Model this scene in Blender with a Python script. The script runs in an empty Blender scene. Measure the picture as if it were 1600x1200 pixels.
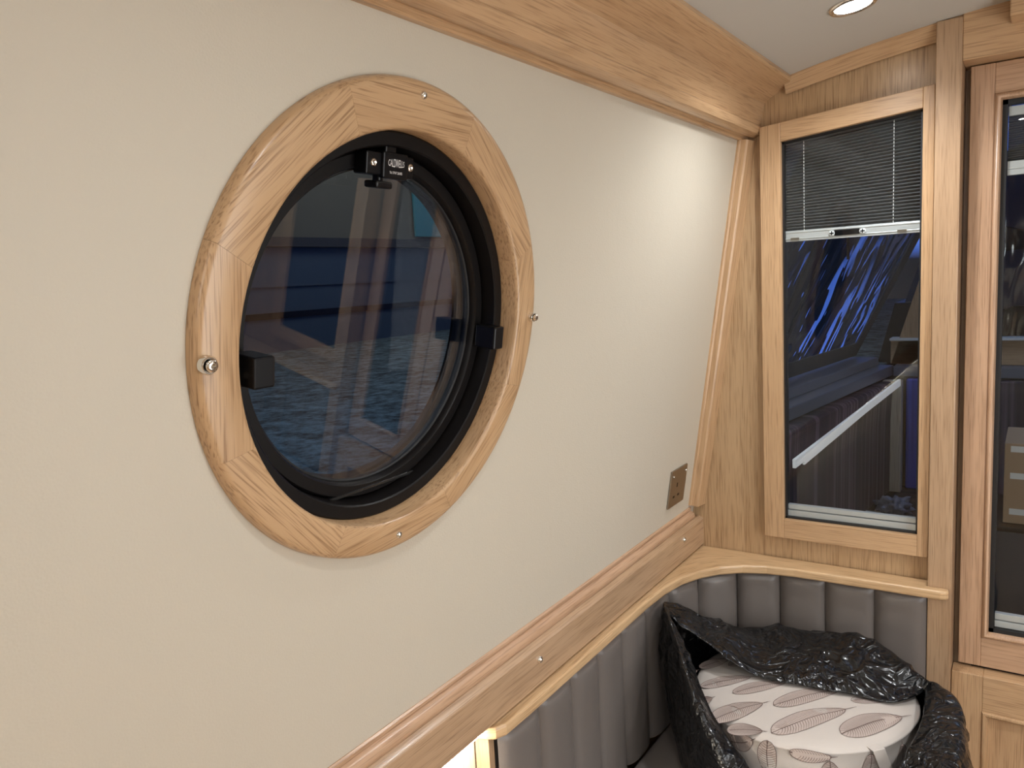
import bpy, math, random
from mathutils import Vector as V, Matrix, noise
from math import sin, cos, pi, radians, atan2, hypot, exp, sqrt
random.seed(7)
col = bpy.context.scene.collection
H0 = 1.5                      # eye height above the cabin floor; geometry below is written relative to eye height
# ---------------------------------------------------------------- survey camera (1600 x 1200 frame)
F = 1200.0
AY = V((830, -207, F)).normalized()
AU = -V((510, 9000, F)).normalized(); AU = (AU - AY * AU.dot(AY)).normalized()
AX = AY.cross(AU)
if AX[0] < 0: AX = -AX
def ray(x, y):
    d = V((x - 800, y - 600, F)); return V((AX.dot(d), AY.dot(d), AU.dot(d)))
def atY(x, y, D): r = ray(x, y); return r * (D / r[1])
def atZ(x, y, D): r = ray(x, y); return r * (D / r[2])
# ---------------------------------------------------------------- leaning cabin side, local frame (u along, v up the slope, w into the room)
WN = V((0.9873868, 0, -0.15832661)); WT = V((0.15832661, 0, 0.9873868)); WC = V((-.5549, .598, -.041))
def W3(u, v, w=0): return WC + V((0, u, 0)) + WT * v + WN * w
def WL(x, y, w):
    r = ray(x, y); p = r * ((WC.dot(WN) + w) / r.dot(WN)) - WC; return p[1], p.dot(WT)
CX = .135                     # centre line of the boat
# ---------------------------------------------------------------- materials
def newmat(name):
    m = bpy.data.materials.new(name); m.use_nodes = True
    nt = m.node_tree; b = nt.nodes['Principled BSDF']; return m, nt, b
def plain(name, c, rough=.5, metal=0, spec=.5, bump=None, coat=0, emis=None, trans=0):
    m, nt, b = newmat(name)
    b.inputs['Base Color'].default_value = (*c, 1); b.inputs['Roughness'].default_value = rough
    b.inputs['Metallic'].default_value = metal; b.inputs['Specular IOR Level'].default_value = spec
    b.inputs['Coat Weight'].default_value = coat
    if trans: b.inputs['Transmission Weight'].default_value = trans
    if emis:
        b.inputs['Emission Color'].default_value = (*emis[0], 1); b.inputs['Emission Strength'].default_value = emis[1]
    N = nt.nodes.new; L = nt.links.new
    tc = N('ShaderNodeTexCoord')
    sc, st, dist = bump or (60, .03, .0005)
    no = N('ShaderNodeTexNoise'); no.inputs['Scale'].default_value = sc; no.inputs['Detail'].default_value = 4
    L(tc.outputs['Object'], no.inputs['Vector'])
    bp = N('ShaderNodeBump'); bp.inputs['Strength'].default_value = st; bp.inputs['Distance'].default_value = dist
    L(no.outputs['Fac'], bp.inputs['Height']); L(bp.outputs['Normal'], b.inputs['Normal'])
    return m
def oak(name, light=(.545, .352, .196), dark=(.435, .266, .138), rough=.36, pore=.6, fig=1.0):
    m, nt, b = newmat(name); N = nt.nodes.new; L = nt.links.new
    at = N('ShaderNodeAttribute'); at.attribute_name = 'grain'
    def mapping(s):
        mp = N('ShaderNodeMapping'); mp.inputs['Scale'].default_value = s; L(at.outputs['Vector'], mp.inputs['Vector']); return mp
    def nz(mp, sc, det=3, dis=0, rg=.5):
        n = N('ShaderNodeTexNoise'); n.inputs['Scale'].default_value = sc; n.inputs['Detail'].default_value = det
        n.inputs['Distortion'].default_value = dis; n.inputs['Roughness'].default_value = rg
        L(mp.outputs['Vector'], n.inputs['Vector']); return n
    big = nz(mapping((.7, 8, 8)), 1.6, 2, .3)
    # annual rings: fract of a slowly bent field
    mul = N('ShaderNodeMath'); mul.operation = 'MULTIPLY'; mul.inputs[1].default_value = 12 * fig; L(big.outputs['Fac'], mul.inputs[0])
    pp = N('ShaderNodeMath'); pp.operation = 'PINGPONG'; pp.inputs[1].default_value = 1; L(mul.outputs[0], pp.inputs[0])
    ln = nz(mapping((1, 30, 30)), 4.0, 5, .05, .7)
    mix = N('ShaderNodeMix'); mix.data_type = 'FLOAT'; mix.inputs[0].default_value = .68
    L(pp.outputs[0], mix.inputs[2]); L(ln.outputs['Fac'], mix.inputs[3])
    cr = N('ShaderNodeValToRGB'); e = cr.color_ramp.elements
    e[0].position = .22; e[0].color = (*dark, 1); e[1].position = .72; e[1].color = (*light, 1)
    mid = cr.color_ramp.elements.new(.42); mid.color = tuple(.3 * d + .7 * l for d, l in zip(dark, light)) + (1,)
    L(mix.outputs[0], cr.inputs['Fac'])
    po = nz(mapping((15, 560, 560)), 1.0, 2, 0, .5)
    pr = N('ShaderNodeMapRange'); pr.inputs['From Min'].default_value = .50; pr.inputs['From Max'].default_value = .70
    pr.inputs['To Max'].default_value = pore; L(po.outputs['Fac'], pr.inputs['Value'])
    mc = N('ShaderNodeMix'); mc.data_type = 'RGBA'; L(pr.outputs[0], mc.inputs[0]); L(cr.outputs['Color'], mc.inputs[6])
    mc.inputs[7].default_value = (dark[0] * .55, dark[1] * .48, dark[2] * .42, 1)
    L(mc.outputs[2], b.inputs['Base Color'])
    b.inputs['Roughness'].default_value = rough; b.inputs['Coat Weight'].default_value = .25; b.inputs['Coat Roughness'].default_value = .22
    bp = N('ShaderNodeBump'); bp.inputs['Strength'].default_value = .12; bp.inputs['Distance'].default_value = .0006; bp.invert = True
    L(pr.outputs[0], bp.inputs['Height']); L(bp.outputs['Normal'], b.inputs['Normal'])
    return m
M = {}
M['oak'] = oak('oak')
M['oak_pink'] = oak('oak_pink', (.51, .325, .205), (.41, .25, .148))
M['oak_veneer'] = oak('oak_veneer', (.48, .325, .182), (.38, .24, .124), pore=.75, fig=.5)
M['oak_dim'] = oak('oak_dim', (.45, .298, .180), (.355, .225, .130))
M['oak_ring'] = oak('oak_ring', (.53, .345, .190), (.44, .27, .138), pore=.8, fig=.5)
M['oak_shelf'] = oak('oak_shelf', (.62, .42, .235), (.48, .30, .15), fig=1.2)
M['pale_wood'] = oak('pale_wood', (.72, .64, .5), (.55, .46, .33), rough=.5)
M['black'] = plain('black_powder_coat', (.0055, .0045, .0045), .4, spec=.22, bump=(900, .08, .0003))
M['black2'] = plain('black_satin', (.004, .004, .005), .3, spec=.3)
M['glossblack'] = plain('gloss_black', (.02, .02, .02), .15)
M['rubber'] = plain('black_rubber', (.008, .008, .009), .55)
M['chrome'] = plain('chrome', (.78, .76, .72), .12, 1)
M['steel'] = plain('brushed_steel', (.36, .32, .27), .34, 1, bump=(300, .1, .0002))
M['silver'] = plain('silver_aluminium', (.62, .62, .60), .4, .35)
M['white'] = plain('white_paint', (.78, .77, .74), .5)
M['grey_ledge'] = plain('grey_painted_steel', (.13, .15, .20), .35)
M['dark_canvas'] = plain('dark_canvas', (.05, .055, .07), .8, bump=(700, .3, .0006))
M['card'] = plain('cardboard', (.42, .28, .17), .8)
M['plastic_clear'] = plain('crumpled_film', (.25, .28, .36), .12, bump=(45, 1, .01))
M['navy'] = plain('navy_tarpaulin', (.03, .045, .10), .6)
M['led'] = plain('led_diffuser', (.9, .9, .85), .5, emis=((1, .97, .88), 70))
M['lamp'] = plain('lamp_lens', (1, 1, 1), .4, emis=((1, .97, .93), 40))
M['ceil'] = plain('cream_ceiling', (.52, .50, .46), .62, bump=(420, .25, .0006))
M['floor'] = oak('floor_oak', (.5, .36, .24), (.38, .26, .16))
# wall covering: cream leathercloth
def leathercloth():
    m, nt, b = newmat('cream_leathercloth'); N = nt.nodes.new; L = nt.links.new
    tc = N('ShaderNodeTexCoord')
    n1 = N('ShaderNodeTexNoise'); n1.inputs['Scale'].default_value = 3; n1.inputs['Detail'].default_value = 3
    L(tc.outputs['Object'], n1.inputs['Vector'])
    cr = N('ShaderNodeValToRGB'); cr.color_ramp.elements[0].color = (.535, .485, .40, 1); cr.color_ramp.elements[1].color = (.565, .515, .425, 1)
    L(n1.outputs['Fac'], cr.inputs['Fac']); L(cr.outputs['Color'], b.inputs['Base Color'])
    vo = N('ShaderNodeTexVoronoi'); vo.inputs['Scale'].default_value = 420; L(tc.outputs['Object'], vo.inputs['Vector'])
    n2 = N('ShaderNodeTexNoise'); n2.inputs['Scale'].default_value = 90; n2.inputs['Detail'].default_value = 6; n2.inputs['Roughness'].default_value = .7
    L(tc.outputs['Object'], n2.inputs['Vector'])
    ad = N('ShaderNodeMath'); ad.operation = 'ADD'; L(vo.outputs['Distance'], ad.inputs[0]); L(n2.outputs['Fac'], ad.inputs[1])
    bp = N('ShaderNodeBump'); bp.inputs['Strength'].default_value = .22; bp.inputs['Distance'].default_value = .0007
    n3 = N('ShaderNodeTexNoise'); n3.inputs['Scale'].default_value = 28; n3.inputs['Detail'].default_value = 5; n3.inputs['Distortion'].default_value = 1.5; L(tc.outputs['Object'], n3.inputs['Vector'])
    ad2 = N('ShaderNodeMath'); ad2.operation = 'MULTIPLY_ADD'; ad2.inputs[1].default_value = 1.6; L(n3.outputs['Fac'], ad2.inputs[0]); L(ad.outputs[0], ad2.inputs[2])
    L(ad2.outputs[0], bp.inputs['Height']); L(bp.outputs['Normal'], b.inputs['Normal'])
    b.inputs['Roughness'].default_value = .5; b.inputs['Specular IOR Level'].default_value = .4
    return m
M['wall'] = leathercloth()
M['leather'] = plain('taupe_leather', (.150, .130, .118), .36, bump=(500, .18, .0006))
def glass(name, ior=1.6, tint=(.86, .88, .9)):
    m, nt, b = newmat(name); N = nt.nodes.new; L = nt.links.new
    nt.nodes.remove(b); out = nt.nodes['Material Output']
    tr = N('ShaderNodeBsdfTransparent'); tr.inputs['Color'].default_value = (*tint, 1)
    gl = N('ShaderNodeBsdfGlossy'); gl.inputs['Roughness'].default_value = 0.0
    lw = N('ShaderNodeLayerWeight'); lw.inputs['Blend'].default_value = .5
    pw = N('ShaderNodeMath'); pw.operation = 'POWER'; pw.inputs[1].default_value = 5; L(lw.outputs['Facing'], pw.inputs[0])
    f0 = ((ior - 1) / (ior + 1)) ** 2
    fr = N('ShaderNodeMath'); fr.operation = 'MULTIPLY_ADD'; fr.inputs[1].default_value = 1 - f0; fr.inputs[2].default_value = f0; L(pw.outputs[0], fr.inputs[0])
    tc = N('ShaderNodeTexCoord'); no = N('ShaderNodeTexNoise'); no.inputs['Scale'].default_value = 2.5
    L(tc.outputs['Object'], no.inputs['Vector'])
    bp = N('ShaderNodeBump'); bp.inputs['Strength'].default_value = .05; bp.inputs['Distance'].default_value = .002
    L(no.outputs['Fac'], bp.inputs['Height']); L(bp.outputs['Normal'], gl.inputs['Normal'])
    mx = N('ShaderNodeMixShader'); L(fr.outputs[0], mx.inputs[0]); L(tr.outputs[0], mx.inputs[1]); L(gl.outputs[0], mx.inputs[2])
    L(mx.outputs[0], out.inputs['Surface']); return m
M['glass'] = glass('window_glass', 1.38, (.93, .95, .96))
M['port_glass'] = glass('port_glass', 1.72, (.9, .93, .97))
def vinyl():
    m, nt, b = newmat('wavy_clear_vinyl'); N = nt.nodes.new; L = nt.links.new
    nt.nodes.remove(b); out = nt.nodes['Material Output']
    tc = N('ShaderNodeTexCoord'); mp = N('ShaderNodeMapping'); mp.inputs['Scale'].default_value = (1, 1, .22)
    L(tc.outputs['Object'], mp.inputs['Vector'])
    no = N('ShaderNodeTexNoise'); no.inputs['Scale'].default_value = 9; no.inputs['Detail'].default_value = 2; no.inputs['Distortion'].default_value = .5
    L(mp.outputs['Vector'], no.inputs['Vector'])
    bp = N('ShaderNodeBump'); bp.inputs['Strength'].default_value = 1; bp.inputs['Distance'].default_value = .028
    L(no.outputs['Fac'], bp.inputs['Height'])
    rf = N('ShaderNodeBsdfRefraction'); rf.inputs['IOR'].default_value = 1.22; rf.inputs['Roughness'].default_value = .02
    rf.inputs['Color'].default_value = (.75, .8, .9, 1); L(bp.outputs['Normal'], rf.inputs['Normal'])
    gl = N('ShaderNodeBsdfGlossy'); gl.inputs['Roughness'].default_value = .08; L(bp.outputs['Normal'], gl.inputs['Normal'])
    mx = N('ShaderNodeMixShader'); mx.inputs[0].default_value = .12
    L(rf.outputs[0], mx.inputs[1]); L(gl.outputs[0], mx.inputs[2]); L(mx.outputs[0], out.inputs['Surface']); return m
M['vinyl'] = vinyl()
def striped(name, c1, c2, c3, scale):
    m, nt, b = newmat(name); N = nt.nodes.new; L = nt.links.new
    at = N('ShaderNodeAttribute'); at.attribute_name = 'grain'
    mp = N('ShaderNodeMapping'); mp.inputs['Scale'].default_value = (.6, scale, scale); L(at.outputs['Vector'], mp.inputs['Vector'])
    no = N('ShaderNodeTexNoise'); no.inputs['Scale'].default_value = 1; no.inputs['Detail'].default_value = 3; L(mp.outputs['Vector'], no.inputs['Vector'])
    cr = N('ShaderNodeValToRGB'); e = cr.color_ramp.elements
    e[0].position = .35; e[0].color = (*c1, 1); e[1].position = .62; e[1].color = (*c2, 1); x = cr.color_ramp.elements.new(.5); x.color = (*c3, 1)
    L(no.outputs['Fac'], cr.inputs['Fac']); L(cr.outputs['Color'], b.inputs['Base Color']); b.inputs['Roughness'].default_value = .85
    return m
M['stripe'] = striped('striped_upholstery', (.03, .025, .045), (.13, .10, .14), (.05, .035, .05), 60)
M['stripe_floor'] = striped('dark_boards', (.02, .018, .02), (.10, .07, .06), (.04, .03, .03), 30)
def blindfab():
    m, nt, b = newmat('dark_pleated_fabric'); N = nt.nodes.new; L = nt.links.new
    b.inputs['Base Color'].default_value = (.105, .105, .106, 1); b.inputs['Roughness'].default_value = .75
    tr = N('ShaderNodeBsdfTransparent'); mx = N('ShaderNodeMixShader'); mx.inputs[0].default_value = .975
    out = nt.nodes['Material Output']; L(tr.outputs[0], mx.inputs[1]); L(b.outputs[0], mx.inputs[2]); L(mx.outputs[0], out.inputs['Surface'])
    return m
M['blind'] = blindfab()
def bagmat():
    m, nt, b = newmat('black_polythene'); N = nt.nodes.new; L = nt.links.new
    b.inputs['Base Color'].default_value = (.006, .0063, .0072, 1); b.inputs['Roughness'].default_value = .21
    b.inputs['Specular IOR Level'].default_value = .5
    tc = N('ShaderNodeTexCoord')
    n1 = N('ShaderNodeTexNoise'); n1.inputs['Scale'].default_value = 9; n1.inputs['Detail'].default_value = 2; n1.inputs['Distortion'].default_value = 1.2
    L(tc.outputs['Object'], n1.inputs['Vector'])
    wq = N('ShaderNodeMix'); wq.data_type = 'VECTOR'; wq.inputs[0].default_value = .10; L(tc.outputs['Object'], wq.inputs[4]); L(n1.outputs['Color'], wq.inputs[5])
    prev = None
    for sc_, wd, wt_ in ((22, .09, 1.0), (55, .12, .45)):
        n2 = N('ShaderNodeTexVoronoi'); n2.feature = 'DISTANCE_TO_EDGE'; n2.inputs['Scale'].default_value = sc_
        mp = N('ShaderNodeMapping'); mp.inputs['Scale'].default_value = (1, 1, .55) if sc_ < 40 else (.7, 1.1, 1); L(wq.outputs[1], mp.inputs['Vector']); L(mp.outputs['Vector'], n2.inputs['Vector'])
        mr = N('ShaderNodeMapRange'); mr.interpolation_type = 'SMOOTHSTEP'; mr.inputs['From Max'].default_value = wd * 2.5; mr.inputs['To Min'].default_value = wt_; mr.inputs['To Max'].default_value = 0
        L(n2.outputs['Distance'], mr.inputs['Value'])
        if prev is None: prev = mr.outputs[0]
        else:
            ad = N('ShaderNodeMath'); ad.operation = 'ADD'; L(prev, ad.inputs[0]); L(mr.outputs[0], ad.inputs[1]); prev = ad.outputs[0]
    a = N('ShaderNodeMath'); a.operation = 'MULTIPLY_ADD'; a.inputs[1].default_value = 2.5; L(n1.outputs['Fac'], a.inputs[0]); L(prev, a.inputs[2])
    bp = N('ShaderNodeBump'); bp.inputs['Strength'].default_value = .85; bp.inputs['Distance'].default_value = .0032
    L(a.outputs[0], bp.inputs['Height']); L(bp.outputs['Normal'], b.inputs['Normal'])
    return m
M['bag'] = bagmat()
M['linen'] = plain('cream_linen_fabric', (.54, .49, .45), .85, bump=(900, .35, .0006))
M['feather_fill'] = plain('feather_print_pink', (.49, .41, .37), .85, bump=(900, .35, .0006))
M['feather_line'] = plain('feather_print_line', (.13, .085, .075), .85)
def gravel():
    m, nt, b = newmat('gravel_ground'); N = nt.nodes.new; L = nt.links.new
    tc = N('ShaderNodeTexCoord'); n = N('ShaderNodeTexNoise'); n.inputs['Scale'].default_value = 9; n.inputs['Detail'].default_value = 9; n.inputs['Roughness'].default_value = .75
    L(tc.outputs['Object'], n.inputs['Vector'])
    cr = N('ShaderNodeValToRGB'); e = cr.color_ramp.elements; e[0].position = .38; e[0].color = (.03, .035, .04, 1); e[1].position = .66; e[1].color = (.27, .40, .47, 1)
    L(n.outputs['Fac'], cr.inputs['Fac']); L(cr.outputs['Color'], b.inputs['Base Color']); b.inputs['Roughness'].default_value = .9
    return m
M['gravel'] = gravel()
M['shed'] = plain('blue_grey_cladding', (.06, .10, .16), .7)
M['shed2'] = plain('grey_render', (.17, .165, .13), .8)
M['teal'] = plain('teal_sheet', (.02, .30, .32), .5)
# ---------------------------------------------------------------- mesh builder
class MB:
    def __init__(s): s.v = []; s.f = []; s.g = []; s.mi = []; s.sm = []
    def add(s, vs, fs, gf=None, mi=0, smooth=False, axis=1):
        """gf maps a point to (along, across, across) grain coordinates; default uses the world axis"""
        o = len(s.v); off = V((random.random() * 9, random.random() * 9, random.random() * 9))
        for p in vs:
            p = V(p); s.v.append(p)
            if gf: g = V(gf(p))
            else: g = V((p[axis], p[(axis + 1) % 3], p[(axis + 2) % 3]))
            s.g.append(g + off)
        for f in fs: s.f.append(tuple(i + o for i in f)); s.mi.append(mi); s.sm.append(smooth)
        return s
    def box(s, x0, x1, y0, y1, z0, z1, axis=None, mi=0, xf=None, gf=None):
        d = [abs(x1 - x0), abs(y1 - y0), abs(z1 - z0)]
        if axis is None: axis = d.index(max(d))
        ps = [V((x, y, z)) for x in (x0, x1) for y in (y0, y1) for z in (z0, z1)]
        fs = [(0, 1, 3, 2), (4, 6, 7, 5), (0, 4, 5, 1), (2, 3, 7, 6), (0, 2, 6, 4), (1, 5, 7, 3)]
        if xf:
            gs = [V((p[axis], p[(axis + 1) % 3], p[(axis + 2) % 3])) for p in ps]
            it = iter(gs); return s.add([xf(*p) for p in ps], fs, lambda p: next(it), mi)
        return s.add(ps, fs, gf, mi, axis=axis)
    def prism(s, prof, t0, t1, place, mi=0, smooth=False, steps=1, taxis=True, gf=None):
        """closed profile [(a,b)] swept from t0 to t1; place(a,b,t)->point; grain runs along t"""
        n = len(prof); vs = []; gs = []
        for k in range(steps + 1):
            t = t0 + (t1 - t0) * k / steps
            for a, b in prof: vs.append(V(place(a, b, t))); gs.append(V((t, a, b)) if taxis else V((b, a, t)))
        fs = []
        for k in range(steps):
            for i in range(n):
                j = (i + 1) % n; fs.append((k * n + i, k * n + j, (k + 1) * n + j, (k + 1) * n + i))
        o = len(s.v); nf = len(fs)
        fs.append(tuple(range(n))[::-1]); fs.append(tuple(steps * n + i for i in range(n)))
        it = iter(gs)
        s.add(vs, fs, (lambda p: next(it)) if gf is None else gf, mi, smooth)
        if smooth: s.sm[-1] = s.sm[-2] = False
        return s
    def rev(s, prof, place, a0=0, a1=2 * pi, n=64, mi=0, smooth=True, closed_prof=True, gf=None):
        """profile [(r,h)] revolved; place(x,y,h)->point"""
        full = abs(a1 - a0 - 2 * pi) < 1e-6; m = len(prof); cnt = n if full else n + 1
        vs = []
        for k in range(cnt):
            a = a0 + (a1 - a0) * k / n
            for r, h in prof: vs.append(V(place(r * cos(a), r * sin(a), h)))
        fs = []
        for k in range(n):
            k2 = (k + 1) % cnt
            for i in range(m if closed_prof else m - 1):
                j = (i + 1) % m; fs.append((k * m + i, k2 * m + i, k2 * m + j, k * m + j))
        if not full and closed_prof: fs += [tuple(range(m))[::-1], tuple(n * m + i for i in range(m))]
        return s.add(vs, fs, gf, mi, smooth)
    def tube(s, pts, r, n=10, mi=0):
        pts = [V(p) for p in pts]; vs = []
        for i, p in enumerate(pts):
            d = (pts[min(i + 1, len(pts) - 1)] - pts[max(i - 1, 0)]).normalized()
            a = d.cross(V((.31, .2, .93))).normalized(); b = d.cross(a)
            for k in range(n): t = 2 * pi * k / n; vs.append(p + (a * cos(t) + b * sin(t)) * r)
        fs = [(i * n + k, i * n + (k + 1) % n, (i + 1) * n + (k + 1) % n, (i + 1) * n + k) for i in range(len(pts) - 1) for k in range(n)]
        fs += [tuple(range(n))[::-1], tuple((len(pts) - 1) * n + k for k in range(n))]
        return s.add(vs, fs, None, mi, True)
    def build(s, name, mats, parent=None, bevel=0, seg=2, sharp=None, fix=True):
        if not isinstance(mats, (list, tuple)): mats = [mats]
        if parent is not None: org = parent['_o'] if False else ORG[parent.name]
        else:
            lo = [min(p[i] for p in s.v) for i in range(3)]; hi = [max(p[i] for p in s.v) for i in range(3)]
            org = V(((lo[0] + hi[0]) / 2, (lo[1] + hi[1]) / 2, lo[2]))
        me = bpy.data.meshes.new(name); me.from_pydata([tuple(p - org) for p in s.v], [], s.f)
        at = me.attributes.new('grain', 'FLOAT_VECTOR', 'POINT'); at.data.foreach_set('vector', [c for g in s.g for c in g])
        for m in mats: me.materials.append(M[m] if isinstance(m, str) else m)
        me.polygons.foreach_set('material_index', s.mi); me.polygons.foreach_set('use_smooth', s.sm)
        me.update()
        if fix:
            import bmesh
            bm = bmesh.new(); bm.from_mesh(me); bmesh.ops.recalc_face_normals(bm, faces=bm.faces); bm.to_mesh(me); bm.free()
        o = bpy.data.objects.new(name, me); col.objects.link(o)
        if parent is not None: o.parent = parent
        else: o.location = org + V((0, 0, H0))
        ORG[o.name] = org
        if bevel:
            b = o.modifiers.new('bevel', 'BEVEL'); b.width = bevel; b.segments = seg; b.limit_method = 'ANGLE'; b.angle_limit = radians(40)
            b.harden_normals = False
        if sharp:
            for e in (): pass
            o.data.shade_smooth() if False else None
        return o
ORG = {}
def tag(o, label, cat, group=None):
    o['label'] = label; o['category'] = cat
    if group: o['group'] = group
    return o
def thing(name, label, cat, loc, group=None):
    o = bpy.data.objects.new(name, None); col.objects.link(o); o.empty_display_size = .03
    loc = V(loc); o.location = loc + V((0, 0, H0)); ORG[o.name] = loc
    return tag(o, label, cat, group)
def S(o): o['kind'] = 'structure'; return o
def sthing(name, loc):
    o = bpy.data.objects.new(name, None); col.objects.link(o); loc = V(loc); o.location = loc + V((0, 0, H0)); ORG[o.name] = loc
    o['kind'] = 'structure'; return o
def smooth_angle(o, deg=35):
    me = o.data
    for p in me.polygons: p.use_smooth = True
    import bmesh
    bm = bmesh.new(); bm.from_mesh(me)
    for e in bm.edges:
        if len(e.link_faces) == 2 and e.calc_face_angle(0) > radians(deg): e.smooth = False
    bm.to_mesh(me); bm.free(); return o

# ================================================================ cabin shell
YB = 1.60                      # room face of the bulkhead
Y_BACK = -2.6
# cabin side with a round opening
RH = .218
def side_wall(name, mirror=False):
    mb = MB(); u0, u1, v0, v1 = Y_BACK - .598, YB - .598 + .02, -.60, .36
    hole = not mirror
    pf = (lambda u, v, w: (lambda p: V((2 * CX - p[0], p[1], p[2])))(W3(u, v, w))) if mirror else W3
    if hole:
        angs = sorted(set([2 * pi * k / 96 for k in range(96)] + [atan2(v, u) % (2 * pi) for u in (u0, u1) for v in (v0, v1)]))
        n = len(angs)
        def edge(a):
            c, s_ = cos(a), sin(a); t = min([(u1 if c > 0 else u0) / c if abs(c) > 1e-9 else 1e9, (v1 if s_ > 0 else v0) / s_ if abs(s_) > 1e-9 else 1e9])
            return t * c, t * s_
        vs = []
        for w in (0, -.012):
            for a in angs: vs.append(pf(RH * cos(a), RH * sin(a), w)); e = edge(a); vs.append(pf(e[0], e[1], w))
        fs = []
        for i in range(n):
            j = (i + 1) % n
            fs.append((2 * i, 2 * i + 1, 2 * j + 1, 2 * j)); q = 2 * n
            fs.append((q + 2 * i, q + 2 * j, q + 2 * j + 1, q + 2 * i + 1)); fs.append((2 * i, 2 * j, q + 2 * j, q + 2 * i)); fs.append((2 * i + 1, q + 2 * i + 1, q + 2 * j + 1, 2 * j + 1))
        mb.add(vs, fs)
    else:
        mb.box(u0, u1, v0, v1, -.012, 0, xf=pf)
    return S(mb.build(name, 'wall', fix=True))
side_wall('wall_left'); side_wall('wall_right', True)
# steel shell outside the lining, with its own round opening cut by the tube of the porthole
def shell(name, z0, z1, mirror):
    mb = MB(); s_ = -1 if mirror else 1
    X = lambda x: 2 * CX - x if mirror else x
    mb.box(min(X(-.675), X(-.655)), max(X(-.675), X(-.655)), Y_BACK, YB + .02, z0, z1, axis=1)
    return S(mb.build(name, 'oak_veneer'))
shell('wall_left_lower', -1.5, -.50, False); shell('wall_right_lower', -1.5, -.50, True)
S(MB().box(-.75, 1.02, Y_BACK - .1, 3.1, -1.55, -1.5, axis=1).build('floor', 'floor'))
S(MB().box(-.75, 1.02, Y_BACK - .05, Y_BACK, -1.5, .6).build('wall_back', 'wall'))
def zc(x): return .4165 - .19 * (x - CX) ** 2
xs = [CX - .755 + 1.51 * i / 40 for i in range(41)]
prof = [(x, zc(x)) for x in xs] + [(x, zc(x) + .02) for x in reversed(xs)]
o = MB().prism(prof, Y_BACK, YB + .02, lambda a, b, t: V((a, t, b))).build('ceiling', 'ceil'); S(smooth_angle(o))
# bulkhead panel
def yprism(prof, y0, y1, mb=None, mi=0, vert=True):
    mb = mb or MB()
    return mb.prism(prof, y0, y1, lambda a, b, t: V((a, t, b)), mi, taxis=False, gf=(lambda p: (p[2], p[0], p[1])) if vert else (lambda p: (p[0], p[2], p[1])))
mb = MB()
WX0, WX1, WZ0 = -.429, -.182, -.5215           # glass opening of the bulkhead window
wt = lambda x: .241 + (x + .429) * .089         # its sloping head
for mir in (0, 1):
    X = (lambda x: 2 * CX - x) if mir else (lambda x: x)
    for pr in ([(-.70, -.64), (-.449, -.64), (-.449, .50), (-.45, .50), (-.53, .50), (-.53, .1)],
               [(-.449, -.64), (-.17, -.64), (-.17, -.541), (-.449, -.541)],
               [(-.449, .252), (-.17, .276), (-.17, .50), (-.449, .50)],
               [(-.17, -1.5), (-.14, -1.5), (-.14, .5), (-.17, .5)],
               [(-.70, -1.5), (-.17, -1.5), (-.17, -.64), (-.70, -.64)]):
        yprism([(X(a), b) for a, b in pr], YB, YB + .02, mb)
S(mb.build('wall_front', 'oak_veneer'))
# posts each side of the doors and the header
for nm, X in (('trim_post_left', lambda x: x), ('trim_post_right', lambda x: 2 * CX - x)):
    x0, x1 = sorted((X(-.162), X(-.1225)))
    S(MB().box(x0, x1, 1.568, 1.68, -1.5, .40, axis=2).build(nm, 'oak_dim', bevel=.0015))
S(MB().box(-.1225, 2 * CX + .1225, 1.570, 1.68, .328, .45, axis=0).build('trim_header', 'oak', bevel=.0015))
for nm, X in (('trim_jamb_left', lambda x: x), ('trim_jamb_right', lambda x: 2 * CX - x)):
    x0, x1 = sorted((X(-.1225), X(-.1135))); x2, x3 = sorted((X(-.1225), X(-.095)))
    S(MB().box(x2, x3, 1.6555, 1.68, -1.5, .328, axis=2).build(nm, 'oak_dim'))
S(MB().box(-.095, 2 * CX + .095, 1.6555, 1.68, .30, .328, axis=0).build('trim_jamb_top', 'oak_dim'))
# hatch surround hanging below the ceiling above the doors
S(MB().box(-.054, 2 * CX + .054, 1.515, 1.5695, .372, .46, axis=0).build('trim_hatch', 'oak', bevel=.002))
# ceiling moulding along the bulkhead
mb = MB()
for xa, xb in ((-.42, -.054), (2 * CX + .054, 2 * CX + .42)):
    st = 14
    pr = [(0, .004), (0, -.028), (-.006, -.028), (-.010, -.022), (-.016, -.014), (-.018, -.007), (-.022, -.003), (-.022, .004)]
    mb.prism(pr, xa, xb, lambda a, b, t: V((t, YB - .004 + a, zc(t) + b)), steps=st)
S(smooth_angle(mb.build('trim_ceiling_front', 'oak'), 30))
# cornices along both sides
corn = [(-.540, .2555), (-.507, .2525), (-.5005, .2525), (-.4985, .2545), (-.4985, .2585), (-.4955, .2610), (-.492, .2585), (-.484, .2575), (-.473, .2625), (-.4695, .269), (-.4685, .276),
        (-.4735, .2805), (-.4720, .2835), (-.4640, .321), (-.4605, .324), (-.452, .330), (-.420, .3465), (-.414, .3475), (-.4085, .350), (-.4065, .354), (-.4070, .359), (-.409, .366), (-.409, .40), (-.540, .40)]
for nm, mir in (('trim_cornice_left', 0), ('trim_cornice_right', 1)):
    o = MB().prism(corn, Y_BACK, YB, (lambda a, b, t: V((2 * CX - a, t, b))) if mir else (lambda a, b, t: V((a, t, b)))).build(nm, 'oak')
    S(smooth_angle(o, 32))
# trim closing the cabin side at the bulkhead
o = MB()
pr = [(0, 0), (.004, 0), (.007, .003), (.017, .003), (.0205, .006), (.0255, .036), (0, .036)]
o.prism(pr, -.475, .30, lambda a, b, t: W3(.9655 + b, t, a))
S(smooth_angle(o.build('trim_corner', 'oak'), 30))

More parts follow.
